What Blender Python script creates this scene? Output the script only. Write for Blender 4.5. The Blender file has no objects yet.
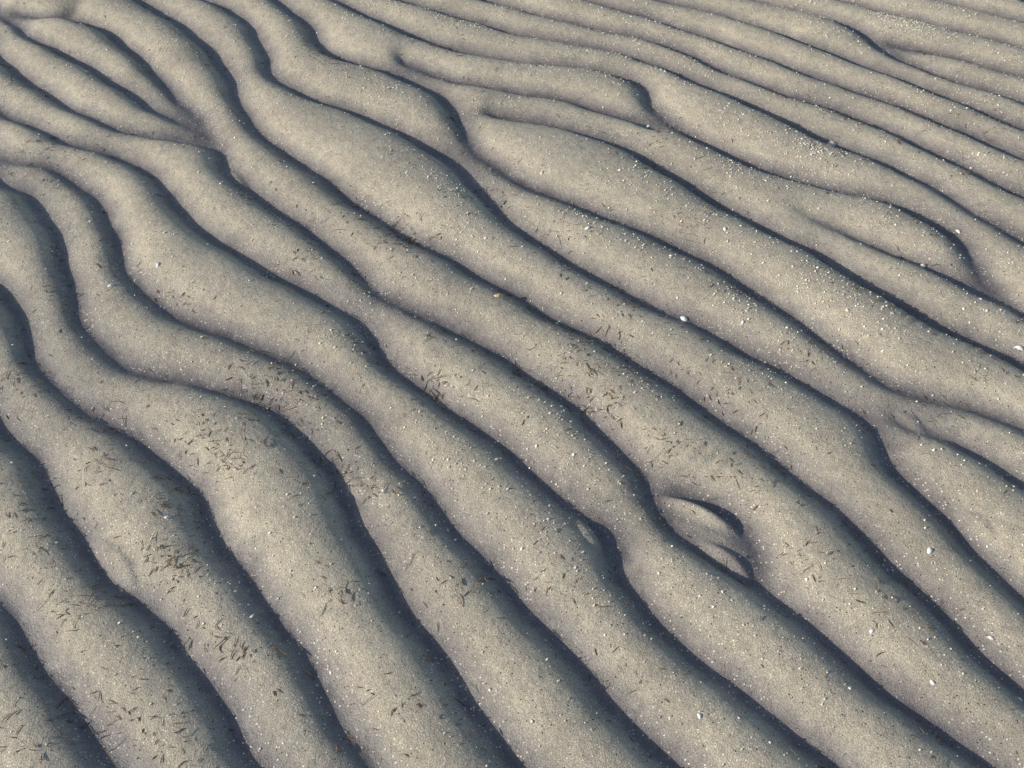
import bpy, math, random
import numpy as np
from mathutils import Vector
random.seed(4); rng=np.random.default_rng(4)

# ---------------- camera model ----------------
CAMH=1.4; PITCH=math.radians(45); F=384/math.tan(math.radians(21))
fw=np.array([0,math.cos(PITCH),-math.sin(PITCH)]); up=np.array([0,math.sin(PITCH),math.cos(PITCH)])
def unproj(u,v):
    d=fw+up*((384-v)/F)+np.array([(u-512)/F,0,0])
    t=-CAMH/d[2]
    return np.array([d[0]*t,d[1]*t])

# ---------------- traced ripple troughs (survey of the beach), taper lengths ----------------
L=[
 ([(0,600),(30,645),(60,690),(90,735),(120,768)],0,0),
 ([(0,430),(30,455),(55,500),(85,550),(125,595),(170,635),(205,685),(235,730),(258,768)],0,0),
 ([(0,290),(18,315),(32,355),(60,393),(105,422),(150,452),(195,495),(220,545),(255,590),(290,635),(320,685),(352,740),(372,768)],0,0),
 ([(0,185),(25,197),(50,228),(66,270),(80,315),(103,350),(145,375),(205,388),(255,405),(300,440),(338,490),(365,545),(400,605),(440,660),(478,715),(515,768)],0,0),
 ([(0,158),(50,170),(90,195),(113,230),(125,268),(152,302),(205,330),(265,352),(320,382),(362,420),(405,470),(447,520),(485,565),(525,610),(565,655),(610,705),(668,768)],0,0),
 ([(0,112),(60,142),(120,160),(160,186),(187,222),(235,256),(295,290),(340,313),(365,335),(395,372),(430,398),(475,430),(525,470),(570,512),(607,548),(622,588),(652,622),(703,667),(760,712),(830,768)],0,0),
 ([(0,62),(40,92),(90,120),(140,137),(195,145),(215,152)],0,0),
 ([(0,14),(35,42),(80,66),(125,95),(165,119),(203,131)],0,0),
 ([(60,18),(100,32),(140,62),(175,97),(205,128),(232,180),(280,215),(330,250),(372,288),(410,312),(450,330),(500,360),(548,392),(595,430),(635,470),(655,508),(690,550),(755,588),(820,640),(880,690),(940,738),(985,768)],.06,0),
 ([(130,0),(175,25),(210,55),(230,85),(243,113),(272,146),(312,172),(352,203),(402,236),(450,262),(500,290),(555,322),(610,350),(665,385),(722,425),(772,462),(822,502),(872,552),(922,602),(970,650),(1024,700)],0,0),
 ([(200,0),(240,20),(262,50),(275,80),(310,100),(360,118),(410,142),(455,172),(500,220),(565,262),(630,298),(690,325),(745,355),(800,385),(845,410),(870,432),(888,468),(925,505),(980,560),(1024,605)],0,0),
 ([(270,0),(308,28),(325,55),(370,70),(420,90),(450,110),(460,130),(485,160),(530,188),(590,213),(650,238),(705,265),(760,300),(820,340),(880,383),(950,405),(1024,430)],0,0),
 ([(885,415),(910,428),(950,445),(1024,490)],.06,0),
 ([(480,116),(560,130),(620,150),(680,185),(740,220),(800,250),(860,285),(920,320),(980,350),(1024,370)],.06,0),
 ([(330,0),(380,25),(430,45),(490,60),(550,68),(600,74),(640,90),(658,116),(715,152),(780,178),(835,192),(890,206),(940,232),(970,258),(995,295),(1024,318)],0,0),
 ([(395,60),(440,78),(500,92),(560,101),(610,116),(655,132)],.06,0),
 ([(770,208),(830,232),(890,256),(940,278),(1000,306)],.6,0),
 ([(395,0),(460,20),(520,38),(580,48),(640,62),(700,88),(760,115),(820,143),(880,165),(940,195),(1024,245)],0,0),
 ([(480,0),(540,18),(600,32),(660,46),(720,72),(780,95),(840,115),(900,140),(960,168),(1024,200)],0,0),
 ([(570,0),(630,15),(700,38),(760,60),(830,85),(900,110),(960,135),(1024,162)],0,0),
 ([(650,0),(720,18),(800,45),(860,68),(930,95),(1024,132)],0,0),
 ([(740,0),(800,15),(850,30),(880,52),(930,75),(1024,105)],0,0),
 ([(880,45),(920,52),(970,65),(1024,80)],.06,0),
 ([(830,0),(900,20),(960,35),(1024,52)],0,0),
 ([(920,0),(970,12),(1024,26)],0,0),
 ([(655,488),(700,500),(738,525),(760,558),(762,588)],.06,0),
 ([(590,515),(612,530),(622,560)],.06,0),
 ([(225,175),(245,190),(262,200)],.06,.06),
 ([(10,12),(50,20),(85,12)],.06,.06),
]
T=np.array([math.cos(math.radians(50)),-math.sin(math.radians(50))])
N=np.array([-T[1],T[0]])
def catmull(P,step=0.008):
    P=np.array(P); out=[]
    Q=np.vstack([2*P[0]-P[1],P,2*P[-1]-P[-2]])
    for i in range(1,len(Q)-2):
        p0,p1,p2,p3=Q[i-1:i+3]
        n=max(2,int(np.linalg.norm(p2-p1)/step))
        t=np.linspace(0,1,n,endpoint=False)[:,None]
        out.append(0.5*((2*p1)+(-p0+p2)*t+(2*p0-5*p1+4*p2-p3)*t*t+(-p0+3*p1-3*p2+p3)*t**3))
    out.append(P[-1:]); return np.vstack(out)
lines=[]
def border(p): return p[0]<=1 or p[0]>=1023 or p[1]<=1 or p[1]>=767
for pts,fs,fe in L:
    W=[unproj(*p) for p in pts]
    ph=random.random()*6
    if border(pts[0]):
        ext=[W[0]-T*s+N*0.02*(math.sin(ph+s*9)-math.sin(ph)) for s in (0.9,0.75,0.6,0.45,0.3,0.15)]; W=ext+W
    if border(pts[-1]):
        ext=[W[-1]+T*s+N*0.02*(math.sin(ph+s*9)-math.sin(ph)) for s in (0.15,0.3,0.45,0.6,0.75,0.9,1.2)]; W=W+ext
    c=catmull(W); n=len(c)
    a=np.arange(n)*0.008
    wob=0.0035*np.sin(a*31+ph*3)+0.0025*np.sin(a*67+ph*7)
    c=c+N[None,:]*wob[:,None]
    st=np.ones(n)
    if fs: st*=np.clip(a/fs,0.04,1)
    if fe: st*=np.clip((a[-1]-a)/fe,0.04,1)
    lines.append((c,st))
def extra(p0,off):
    b=p0+N*off; ph=random.random()*6
    return [b+T*s+N*0.02*math.sin(ph+s*8) for s in np.arange(-4,4,0.15)]
b0=unproj(0,600)
for i in range(1,9): 
    c=catmull(extra(b0,-0.135*i)); lines.append((c,np.ones(len(c))))
b1=unproj(1024,26)
for i in range(1,14):
    c=catmull(extra(b1,0.13*i)); lines.append((c,np.ones(len(c))))

# ---------------- solve ridge relief: laplace(u) = -1 + alpha u ----------------
X0,X1,Y0,Y1=-2.1,2.1,0.3,3.6
def alpha_grid(h):
    nx=int(round((X1-X0)/h))+1; ny=int(round((Y1-Y0)/h))+1
    A=np.zeros((ny,nx)); sg=max(0.0035,h*0.6); R=int(math.ceil(sg*2.6/h))+1
    for c,st in lines:
        ci=np.round((c[:,0]-X0)/h).astype(int); cj=np.round((c[:,1]-Y0)/h).astype(int)
        for di in range(-R,R+1):
            for dj in range(-R,R+1):
                ii=ci+di; jj=cj+dj
                m=(ii>=0)&(ii<nx)&(jj>=0)&(jj<ny)
                gx=X0+ii*h; gy=Y0+jj*h
                d2=(gx-c[:,0])**2+(gy-c[:,1])**2
                v=st**2*np.exp(-d2/sg**2)
                np.maximum.at(A,(jj[m],ii[m]),v[m])
    return A
def up2(u,ny,nx):
    oy,ox=u.shape
    yi=np.linspace(0,oy-1,ny); xi=np.linspace(0,ox-1,nx)
    y0=np.clip(yi.astype(int),0,oy-2); x0=np.clip(xi.astype(int),0,ox-2)
    fy=(yi-y0)[:,None]; fx=(xi-x0)[None,:]
    return (u[y0][:,x0]*(1-fy)*(1-fx)+u[y0][:,x0+1]*(1-fy)*fx+u[y0+1][:,x0]*fy*(1-fx)+u[y0+1][:,x0+1]*fy*fx)
u=None
for h,it in ((0.024,150),(0.012,200),(0.006,260)):
    A=alpha_grid(h)*4e5; ny,nx=A.shape
    u=np.full((ny,nx),0.002) if u is None else up2(u,ny,nx)
    den=4+h*h*A
    for k in range(it):
        p=np.pad(u,1,mode='edge')
        u=(p[:-2,1:-1]+p[2:,1:-1]+p[1:-1,:-2]+p[1:-1,2:]+h*h)/den
def blur(a,n):
    for _ in range(n):
        p=np.pad(a,1,mode='edge'); a=(p[:-2,1:-1]+2*a+p[2:,1:-1])/4
        p=np.pad(a,1,mode='edge'); a=(p[1:-1,:-2]+2*a+p[1:-1,2:])/4
    return a
small=blur(u[::4,::4],14); ub=up2(small,*u.shape)
x=u/(1.5*ub)
prof=x**1.2/(1+0.06*x)
L_=np.sqrt(12*ub)
far=np.clip((np.linspace(Y0,Y1,u.shape[0])-1.5)/1.2,0,1)[:,None]
hh=prof*L_*(0.198+0.022*far)
hh=blur(hh,3)
G=0.0034
nx=int((X1-X0)/G)+1; ny=int((Y1-Y0)/G)+1
def vnoise(ny,nx,cells,seed):
    r=np.random.default_rng(seed); cy=int(cells*ny/nx)+4
    return up2(blur(up2(r.standard_normal((cy,cells+4)),ny//4,nx//4),6),ny,nx)
H=blur(up2(hh,ny,nx),2)
n1=vnoise(ny,nx,14,1); n2=vnoise(ny,nx,60,2); n3=vnoise(ny,nx,150,5)
H=H*(1+0.09*n1)+0.0008*n2+0.0006*n3
xs=np.linspace(X0,X1,nx); ys=np.linspace(Y0,Y1,ny)
def bar(pa,pb,wd,ht):
    a=unproj(*pa); b=unproj(*pb); c=(a+b)/2; d=(b-a)/2; Lh=np.linalg.norm(d); d/=Lh; nn=np.array([-d[1],d[0]])
    X,Y=np.meshgrid(xs-c[0],ys-c[1])
    s=(X*d[0]+Y*d[1])/Lh; t=(X*nn[0]+Y*nn[1])/wd
    r=s*s+t*t/np.clip(1-0.6*s*s,0.2,1)
    return ht*np.clip(1-r,0,1)**1.2
for a in [((655,497),(740,540),0.019,0.012),((695,543),(755,584),0.018,0.011),((572,518),(602,560),0.019,0.007),
          ((90,540),(138,596),0.016,0.007),((950,515),(988,550),0.018,0.006),((890,415),(928,438),0.016,0.006),((222,168),(252,197),0.014,0.006),((342,476),(364,503),0.013,0.004)]:
    H=H+bar(*a)
X,Y=np.meshgrid(xs,ys)
for (pu,pv,rx) in ((965,350,0.10),(905,330,0.07),(700,470,0.05)):
    c0=unproj(pu,pv); dx=X-c0[0]; dy=Y-c0[1]; a_=dx*T[0]+dy*T[1]; b_=dx*N[0]+dy*N[1]
    H=H+0.0010*np.cos(a_*2*math.pi/0.026+b_*20)*np.exp(-(a_/rx)**2-(b_/0.035)**2)
H=blur(H,1)
g=[]; s=0.02; a=0
while a<600: a+=s; s*=1.28; g.append(a)
g=np.array(g)
XS=np.concatenate([X0-g[::-1],xs,X1+g]); YS=np.concatenate([Y0-g[::-1],ys,Y1+g])
k=len(g)
mean=float(H.mean())
fx=np.clip(np.minimum(xs-X0,X1-xs)/0.15,0,1)[None,:]; fy=np.clip(np.minimum(ys-Y0,Y1-ys)/0.15,0,1)[:,None]
m=fx*fy; H=H*m+mean*(1-m)
Hf=np.full((len(YS),len(XS)),mean); Hf[k:k+ny,k:k+nx]=H
Mf=np.zeros_like(Hf); Mf[k:k+ny,k:k+nx]=m
GX,GY=np.meshgrid(XS,YS)
K=0.5
PX=GX+N[0]*K*Hf*Mf; PY=GY+N[1]*K*Hf*Mf
co=np.stack([PX,PY,Hf],-1).reshape(-1,3).astype(np.float32)
NY,NX=Hf.shape
idx=np.arange(NY*NX).reshape(NY,NX)
q=np.stack([idx[:-1,:-1],idx[:-1,1:],idx[1:,1:],idx[1:,:-1]],-1).reshape(-1,4)
me=bpy.data.meshes.new("rippled_sand")
me.vertices.add(len(co)); me.vertices.foreach_set("co",co.ravel())
me.loops.add(q.size); me.loops.foreach_set("vertex_index",q.ravel().astype(np.int32))
me.polygons.add(len(q)); me.polygons.foreach_set("loop_start",(np.arange(len(q))*4).astype(np.int32))
me.polygons.foreach_set("use_smooth",np.ones(len(q),bool))
me.update(calc_edges=True)
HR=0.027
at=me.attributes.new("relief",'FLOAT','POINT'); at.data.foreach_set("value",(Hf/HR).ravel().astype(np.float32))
at=me.attributes.new("outer",'FLOAT','POINT'); at.data.foreach_set("value",(1-Mf).ravel().astype(np.float32))
sand=bpy.data.objects.new("rippled_sand",me); bpy.context.collection.objects.link(sand)

# ---------------- materials ----------------
def newmat(n):
    m=bpy.data.materials.new(n); m.use_nodes=True; nt=m.node_tree
    return m,nt,nt.nodes["Principled BSDF"]
m,nt,bs=newmat("damp_sand"); nd=nt.nodes; lk=nt.links
tc=nd.new("ShaderNodeNewGeometry"); pos=tc.outputs["Position"]
def noise(scale,det=3,rough=0.6):
    n=nd.new("ShaderNodeTexNoise"); n.inputs["Scale"].default_value=scale; n.inputs["Detail"].default_value=det; n.inputs["Roughness"].default_value=rough
    lk.new(pos,n.inputs["Vector"]); return n
def ramp(src,stops):
    r=nd.new("ShaderNodeValToRGB"); lk.new(src,r.inputs[0]); el=r.color_ramp.elements
    while len(el)<len(stops): el.new(0.5)
    for e_,(p,c) in zip(el,stops): e_.position=p; e_.color=(*c,1) if len(c)==3 else c
    return r
def mix(a,b,f,mode='MIX'):
    x=nd.new("ShaderNodeMix"); x.data_type='RGBA'; x.blend_type=mode
    for s_,v in ((6,a),(7,b),(0,f)):
        if isinstance(v,(float,int)): x.inputs[s_].default_value=v
        elif isinstance(v,tuple): x.inputs[s_].default_value=(*v,1)
        else: lk.new(v,x.inputs[s_])
    return x.outputs[2]
base=ramp(noise(3.5,4).outputs[0],[(0.3,(0.315,0.283,0.232)),(0.7,(0.43,0.385,0.31))]).outputs[0]
gr=ramp(noise(520,2,0.7).outputs[0],[(0.3,(0.55,0.55,0.55)),(0.5,(1,1,1)),(0.7,(1.55,1.5,1.42))]).outputs[0]
c=mix(base,gr,1.0,'MULTIPLY')
blot=ramp(noise(40,4,0.6).outputs[0],[(0.32,(0.84,0.84,0.86)),(0.6,(1.04,1.04,1.03))]).outputs[0]
c=mix(c,blot,1.0,'MULTIPLY')
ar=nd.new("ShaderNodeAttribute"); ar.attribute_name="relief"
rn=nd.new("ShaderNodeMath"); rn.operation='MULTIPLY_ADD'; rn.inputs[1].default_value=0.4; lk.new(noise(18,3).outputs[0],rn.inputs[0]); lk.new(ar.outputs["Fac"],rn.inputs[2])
wet_shade=ramp(rn.outputs[0],[(0.28,(0.40,0.395,0.48)),(0.62,(0.72,0.715,0.76)),(1.0,(1.08,1.06,1.01))]).outputs[0]  # by height: damp hollows, plus bluish shadow tone painted into the sand colour
c=mix(c,wet_shade,1.0,'MULTIPLY')
vo=nd.new("ShaderNodeTexVoronoi"); vo.inputs["Scale"].default_value=230; lk.new(pos,vo.inputs["Vector"])
sp=nd.new("ShaderNodeSeparateColor"); lk.new(vo.outputs["Color"],sp.inputs[0])
a1=nd.new("ShaderNodeMath"); a1.operation='GREATER_THAN'; a1.inputs[1].default_value=0.88; lk.new(sp.outputs[0],a1.inputs[0])
a2=nd.new("ShaderNodeMath"); a2.operation='LESS_THAN'; a2.inputs[1].default_value=0.32; lk.new(vo.outputs["Distance"],a2.inputs[0])
a3=nd.new("ShaderNodeMath"); a3.operation='MULTIPLY'; lk.new(a1.outputs[0],a3.inputs[0]); lk.new(a2.outputs[0],a3.inputs[1])
dm=ramp(noise(5,3).outputs[0],[(0.38,(0.15,0.15,0.15)),(0.62,(0.95,0.95,0.95))]).outputs[0]
a4=nd.new("ShaderNodeMath"); a4.operation='MULTIPLY'; lk.new(a3.outputs[0],a4.inputs[0]); lk.new(dm,a4.inputs[1])
c=mix(c,(0.80,0.72,0.56),a4.outputs[0])
a5=nd.new("ShaderNodeMath"); a5.operation='LESS_THAN'; a5.inputs[1].default_value=0.06; lk.new(sp.outputs[0],a5.inputs[0])
a6=nd.new("ShaderNodeMath"); a6.operation='MULTIPLY'; lk.new(a5.outputs[0],a6.inputs[0]); lk.new(a2.outputs[0],a6.inputs[1])
c=mix(c,(0.08,0.06,0.04),a6.outputs[0])
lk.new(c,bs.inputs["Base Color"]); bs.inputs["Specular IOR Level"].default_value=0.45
rr_=ramp(ar.outputs["Fac"],[(0.05,(0.35,0.35,0.35)),(0.5,(0.75,0.75,0.75))]).outputs[0]; lk.new(rr_,bs.inputs["Roughness"])
b1_=nd.new("ShaderNodeBump"); b1_.inputs["Distance"].default_value=0.0012; b1_.inputs["Strength"].default_value=0.9; lk.new(noise(400,3,0.7).outputs[0],b1_.inputs["Height"])
b2_=nd.new("ShaderNodeBump"); b2_.inputs["Distance"].default_value=0.005; b2_.inputs["Strength"].default_value=0.5; lk.new(noise(55,4,0.6).outputs[0],b2_.inputs["Height"])
wv=nd.new("ShaderNodeTexWave"); wv.inputs["Scale"].default_value=2.3; wv.inputs["Distortion"].default_value=5; wv.inputs["Detail"].default_value=1.5
mp=nd.new("ShaderNodeMapping"); mp.inputs["Rotation"].default_value=(0,0,-math.radians(40)); lk.new(pos,mp.inputs[0]); lk.new(mp.outputs[0],wv.inputs[0])
ao=nd.new("ShaderNodeAttribute"); ao.attribute_name="outer"
b3_=nd.new("ShaderNodeBump"); b3_.inputs["Distance"].default_value=0.02; lk.new(wv.outputs["Fac"],b3_.inputs["Height"]); lk.new(ao.outputs["Fac"],b3_.inputs["Strength"])
lk.new(b3_.outputs[0],b2_.inputs["Normal"]); lk.new(b2_.outputs[0],b1_.inputs["Normal"]); lk.new(b1_.outputs[0],bs.inputs["Normal"])
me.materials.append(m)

def simple(n,c1,c2,scale,rough=0.6):
    m,nt,bs=newmat(n); nd=nt.nodes
    g_=nd.new("ShaderNodeNewGeometry"); t=nd.new("ShaderNodeTexNoise"); t.inputs["Scale"].default_value=scale
    r=nd.new("ShaderNodeValToRGB"); r.color_ramp.elements[0].position=0.35; r.color_ramp.elements[1].position=0.65
    r.color_ramp.elements[0].color=(*c1,1); r.color_ramp.elements[1].color=(*c2,1)
    nt.links.new(g_.outputs["Position"],t.inputs["Vector"]); nt.links.new(t.outputs[0],r.inputs[0]); nt.links.new(r.outputs[0],bs.inputs["Base Color"])
    bs.inputs["Roughness"].default_value=rough; return m
m_frag=simple("shell_grit",(0.62,0.52,0.36),(0.88,0.84,0.76),90,0.5)
m_weed=simple("dry_seagrass",(0.035,0.022,0.012),(0.24,0.135,0.05),120,0.8)

# ---------------- surface sampling ----------------
S=co.reshape(NY,NX,3)[k:k+ny,k:k+nx].astype(float)
Sx=np.gradient(S,axis=1); Sy=np.gradient(S,axis=0); NN=np.cross(Sx,Sy); NN/=np.linalg.norm(NN,axis=-1,keepdims=True)
rel=S-np.array([0,0,CAMH])
dep=rel@fw; Upx=512+F*rel[...,0]/dep; Vpx=384-F*(rel@up)/dep
dens1=vnoise(ny,nx,16,11); dens2=vnoise(ny,nx,40,12)
side=NN[...,0]*N[0]+NN[...,1]*N[1]
Hn=H/HR
inb=(Upx>-250)&(Upx<1274)&(Vpx>-120)&(Vpx<900)
def pick(w,n):
    w=(w*inb).ravel(); cw=np.cumsum(w); r=rng.random(n)*cw[-1]; i=np.searchsorted(cw,r)
    return np.unravel_index(i,(ny,nx))
def frame(j,i):
    return Vector(S[j,i]),Vector(NN[j,i])

V=[];Fc=[]
w=np.exp(0.9*dens1+0.9*dens2)*(0.12+np.clip(Hn,0,1.4)**1.6)*(1+1.4*(S[...,1]>1.5)*(S[...,0]>-0.4))
J,I=pick(w,42000)
for j,i in zip(J,I):
    p,n=frame(j,i); r=0.0007+0.0024*random.random()**4
    if random.random()<0.010: r*=1.6
    p=p+Vector(((random.random()-.5)*G,(random.random()-.5)*G,0))
    ax=n.orthogonal().normalized(); bx=n.cross(ax); ph=random.random()*6.28; kx=random.uniform(0.35,1)
    nn=random.choice((4,5,5,6)); b=len(V)
    tl=Vector((random.uniform(-.5,.5),random.uniform(-.5,.5),0))
    for q_ in range(nn):
        a=ph+q_*6.283/nn; rr=r*random.uniform(.7,1.2)
        o=ax*math.cos(a)*rr+bx*math.sin(a)*rr*kx
        V.append(p+o-n*0.0003)
    for q_ in range(nn):
        a=ph+q_*6.283/nn; rr=r*random.uniform(.5,.9)
        o=ax*math.cos(a)*rr+bx*math.sin(a)*rr*kx
        V.append(p+o+n*r*0.6+n*(o.dot(tl)))
    Fc.append([b+nn+q_ for q_ in range(nn)])
    for q_ in range(nn): Fc.append([b+q_,b+(q_+1)%nn,b+nn+(q_+1)%nn,b+nn+q_])
def mk(name,V,Fc,mat,smooth=False):
    me=bpy.data.meshes.new(name); me.from_pydata([tuple(v) for v in V],[],Fc); me.materials.append(mat)
    if smooth: me.polygons.foreach_set("use_smooth",[True]*len(me.polygons))
    o=bpy.data.objects.new(name,me); bpy.context.collection.objects.link(o); return o
mk("shell_fragments",V,Fc,m_frag)

V=[];Fc=[]
clusters=[(30,520,45,40),(75,608,30,30),(178,562,30,50),(210,448,40,50),(232,465,20,25),(285,400,45,55),(120,720,60,30),(205,632,35,22),(55,155,35,25),(95,468,35,25),(255,380,35,40),
 (345,210,30,30),(400,240,35,45),(600,350,40,60),(600,408,26,40),(660,455,40,35),(540,385,35,35),(560,585,30,14),(440,390,30,38),(240,655,30,18),(60,300,30,16),(15,380,30,20),(330,470,35,40),(375,490,20,22),
 (815,350,40,35),(700,215,40,35),(660,130,30,20),(760,470,40,30),(820,560,35,22),(500,180,40,30),(180,300,30,20),(310,265,30,28),(560,235,30,25),(985,120,30,14),(380,700,40,12),(170,510,30,24),(345,590,30,16),(130,395,30,16),(20,740,40,20),(180,735,40,24),(720,380,40,38),(940,410,35,18),(640,680,40,12),(880,600,40,14),(450,600,35,14)]
flat=np.stack([Upx.ravel(),Vpx.ravel()],1)
vis=np.nonzero(((flat[:,0]>-60)&(flat[:,0]<1084)&(flat[:,1]>-60)&(flat[:,1]<830)))[0]
binm={}
for t in vis[::3]:
    binm[(int(flat[t,0]//3),int(flat[t,1]//3))]=t
def at_px(u_,v_):
    a,b=int(u_//3),int(v_//3)
    for r in range(0,6):
        for da in range(-r,r+1):
            for db in range(-r,r+1):
                if (a+da,b+db) in binm: return np.unravel_index(binm[(a+da,b+db)],(ny,nx))
    return None
spots=[]
for (cu,cv,rad,n_) in clusters:
    for _ in range(int(n_*1.2)):
        z=at_px(cu+random.gauss(0,rad*0.6),cv+random.gauss(0,rad*0.42))
        if z: spots.append(z)
J,I=pick(np.exp(-0.8*dens1+1.0*dens2)*(0.5+np.clip(side*3,-0.3,1))*(1+0.8*(S[...,0]>-0.2)),4200)
spots+=list(zip(J,I))
for j,i in spots:
    p,n=frame(j,i); ln=random.uniform(0.0022,0.009)*(1.9 if random.random()<0.15 else 1); wd=random.uniform(0.0003,0.0008)
    a=random.random()*6.28; ax=n.orthogonal().normalized(); bx=n.cross(ax)
    d=ax*math.cos(a)+bx*math.sin(a); s_=n.cross(d); bend=random.gauss(0,.12); lift=random.uniform(0,0.3)
    kink=random.gauss(0,.25) if random.random()<0.3 else 0
    b=len(V); ns=4
    for q_ in range(ns+1):
        t=q_/ns-0.5; c0=p+d*ln*2*t*0.9+s_*ln*(bend*(t*t*4-0.3)+kink*max(0,t)*2)+n*(0.0008+ln*lift*(t+0.5))
        ww=wd*(1-0.5*abs(t*2)**2)
        V+= [c0+s_*ww, c0+n*ww*1.2, c0-s_*ww, c0-n*ww]
    for q_ in range(ns):
        for e_ in range(4):
            Fc.append([b+q_*4+e_,b+q_*4+(e_+1)%4,b+q_*4+4+(e_+1)%4,b+q_*4+4+e_])
    Fc.append([b,b+1,b+2,b+3]); Fc.append([b+ns*4+x for x in (3,2,1,0)])
mk("seagrass_debris",V,Fc,m_weed)

def shell(u_,v_,sz,colr,flip=False):
    z=at_px(u_,v_)
    if z is None: return
    p,n=frame(*z)
    m=simple("shell_ceramic",tuple(x*0.7 for x in colr),colr,400,0.4)
    nr,na=9,36; V=[];Fc=[]
    for a in range(nr+1):
        t=a/nr
        for b in range(na+1):
            th=math.radians(-78+156*b/na)
            rib=1+0.035*math.cos(b*math.pi)*t
            r=t*rib*(0.8+0.2*math.cos(th))
            x=r*math.sin(th); y=r*math.cos(th)-0.45
            zz=0.42*math.sin(math.pi*min(1,t*0.92+0.08))**0.7*math.cos(th*0.95)*rib
            V.append(Vector((x,y,zz))*sz)
    for a in range(nr):
        for b in range(na):
            i0=a*(na+1)+b; Fc.append([i0,i0+1,i0+na+2,i0+na+1])
    o=mk("seashell",V,Fc,m,True)
    md=o.modifiers.new("thickness",'SOLIDIFY'); md.thickness=sz*0.06
    o.rotation_euler=n.to_track_quat('Z','Y').to_euler()
    o.rotation_euler.rotate_axis('Z',random.random()*6.28); o.rotation_euler.rotate_axis('X',random.uniform(-.3,.3))
    o.location=p-n*sz*0.02
W_=(0.80,0.77,0.72); O_=(0.74,0.50,0.28); P_=(0.80,0.62,0.52)
for s_ in [(833,146,.022,P_),(685,318,.013,W_),(588,228,.010,W_),(499,296,.014,O_),(923,266,.014,P_),(958,233,.010,W_),(928,551,.009,W_),(1018,348,.012,W_),
           (110,286,.009,W_),(157,264,.009,W_),(385,489,.007,W_),(167,516,.007,W_),(995,637,.006,W_),(875,630,.006,W_),(935,685,.006,W_),(1018,700,.006,W_),
           (648,126,.010,W_),(745,322,.008,W_),(540,172,.008,P_),(700,715,.006,W_),(725,230,.008,W_)]:
    shell(*s_)

# ---------------- light ----------------
sd=Vector((-1.0,-0.25,0)).normalized(); el=math.radians(20)
to=Vector((sd.x*math.cos(el),sd.y*math.cos(el),math.sin(el)))
sl=bpy.data.lights.new("sun",'SUN'); sl.energy=5.0; sl.angle=math.radians(0.5); sl.color=(1,0.955,0.86)
so=bpy.data.objects.new("sun",sl); bpy.context.collection.objects.link(so); so.rotation_euler=to.to_track_quat('Z','Y').to_euler()
w=bpy.data.worlds.new("World"); bpy.context.scene.world=w; w.use_nodes=True
sk=w.node_tree.nodes.new("ShaderNodeTexSky"); sk.sky_type='NISHITA'; sk.sun_disc=False; sk.sun_elevation=el; sk.sun_rotation=math.atan2(to.x,to.y)
bg=w.node_tree.nodes["Background"]; bg.inputs[1].default_value=0.15; w.node_tree.links.new(sk.outputs[0],bg.inputs[0])
sc=bpy.context.scene
sc.view_settings.view_transform='Standard'; sc.view_settings.look='None'; sc.view_settings.exposure=0
cd=bpy.data.cameras.new("camera"); cam=bpy.data.objects.new("camera",cd); bpy.context.collection.objects.link(cam)
cam.location=(0,0,CAMH); cam.rotation_euler=(math.radians(45),0,0)
cd.sensor_width=36; cd.lens=36*F/1024; cd.clip_end=2000; cd.clip_start=0.05
sc.camera=cam
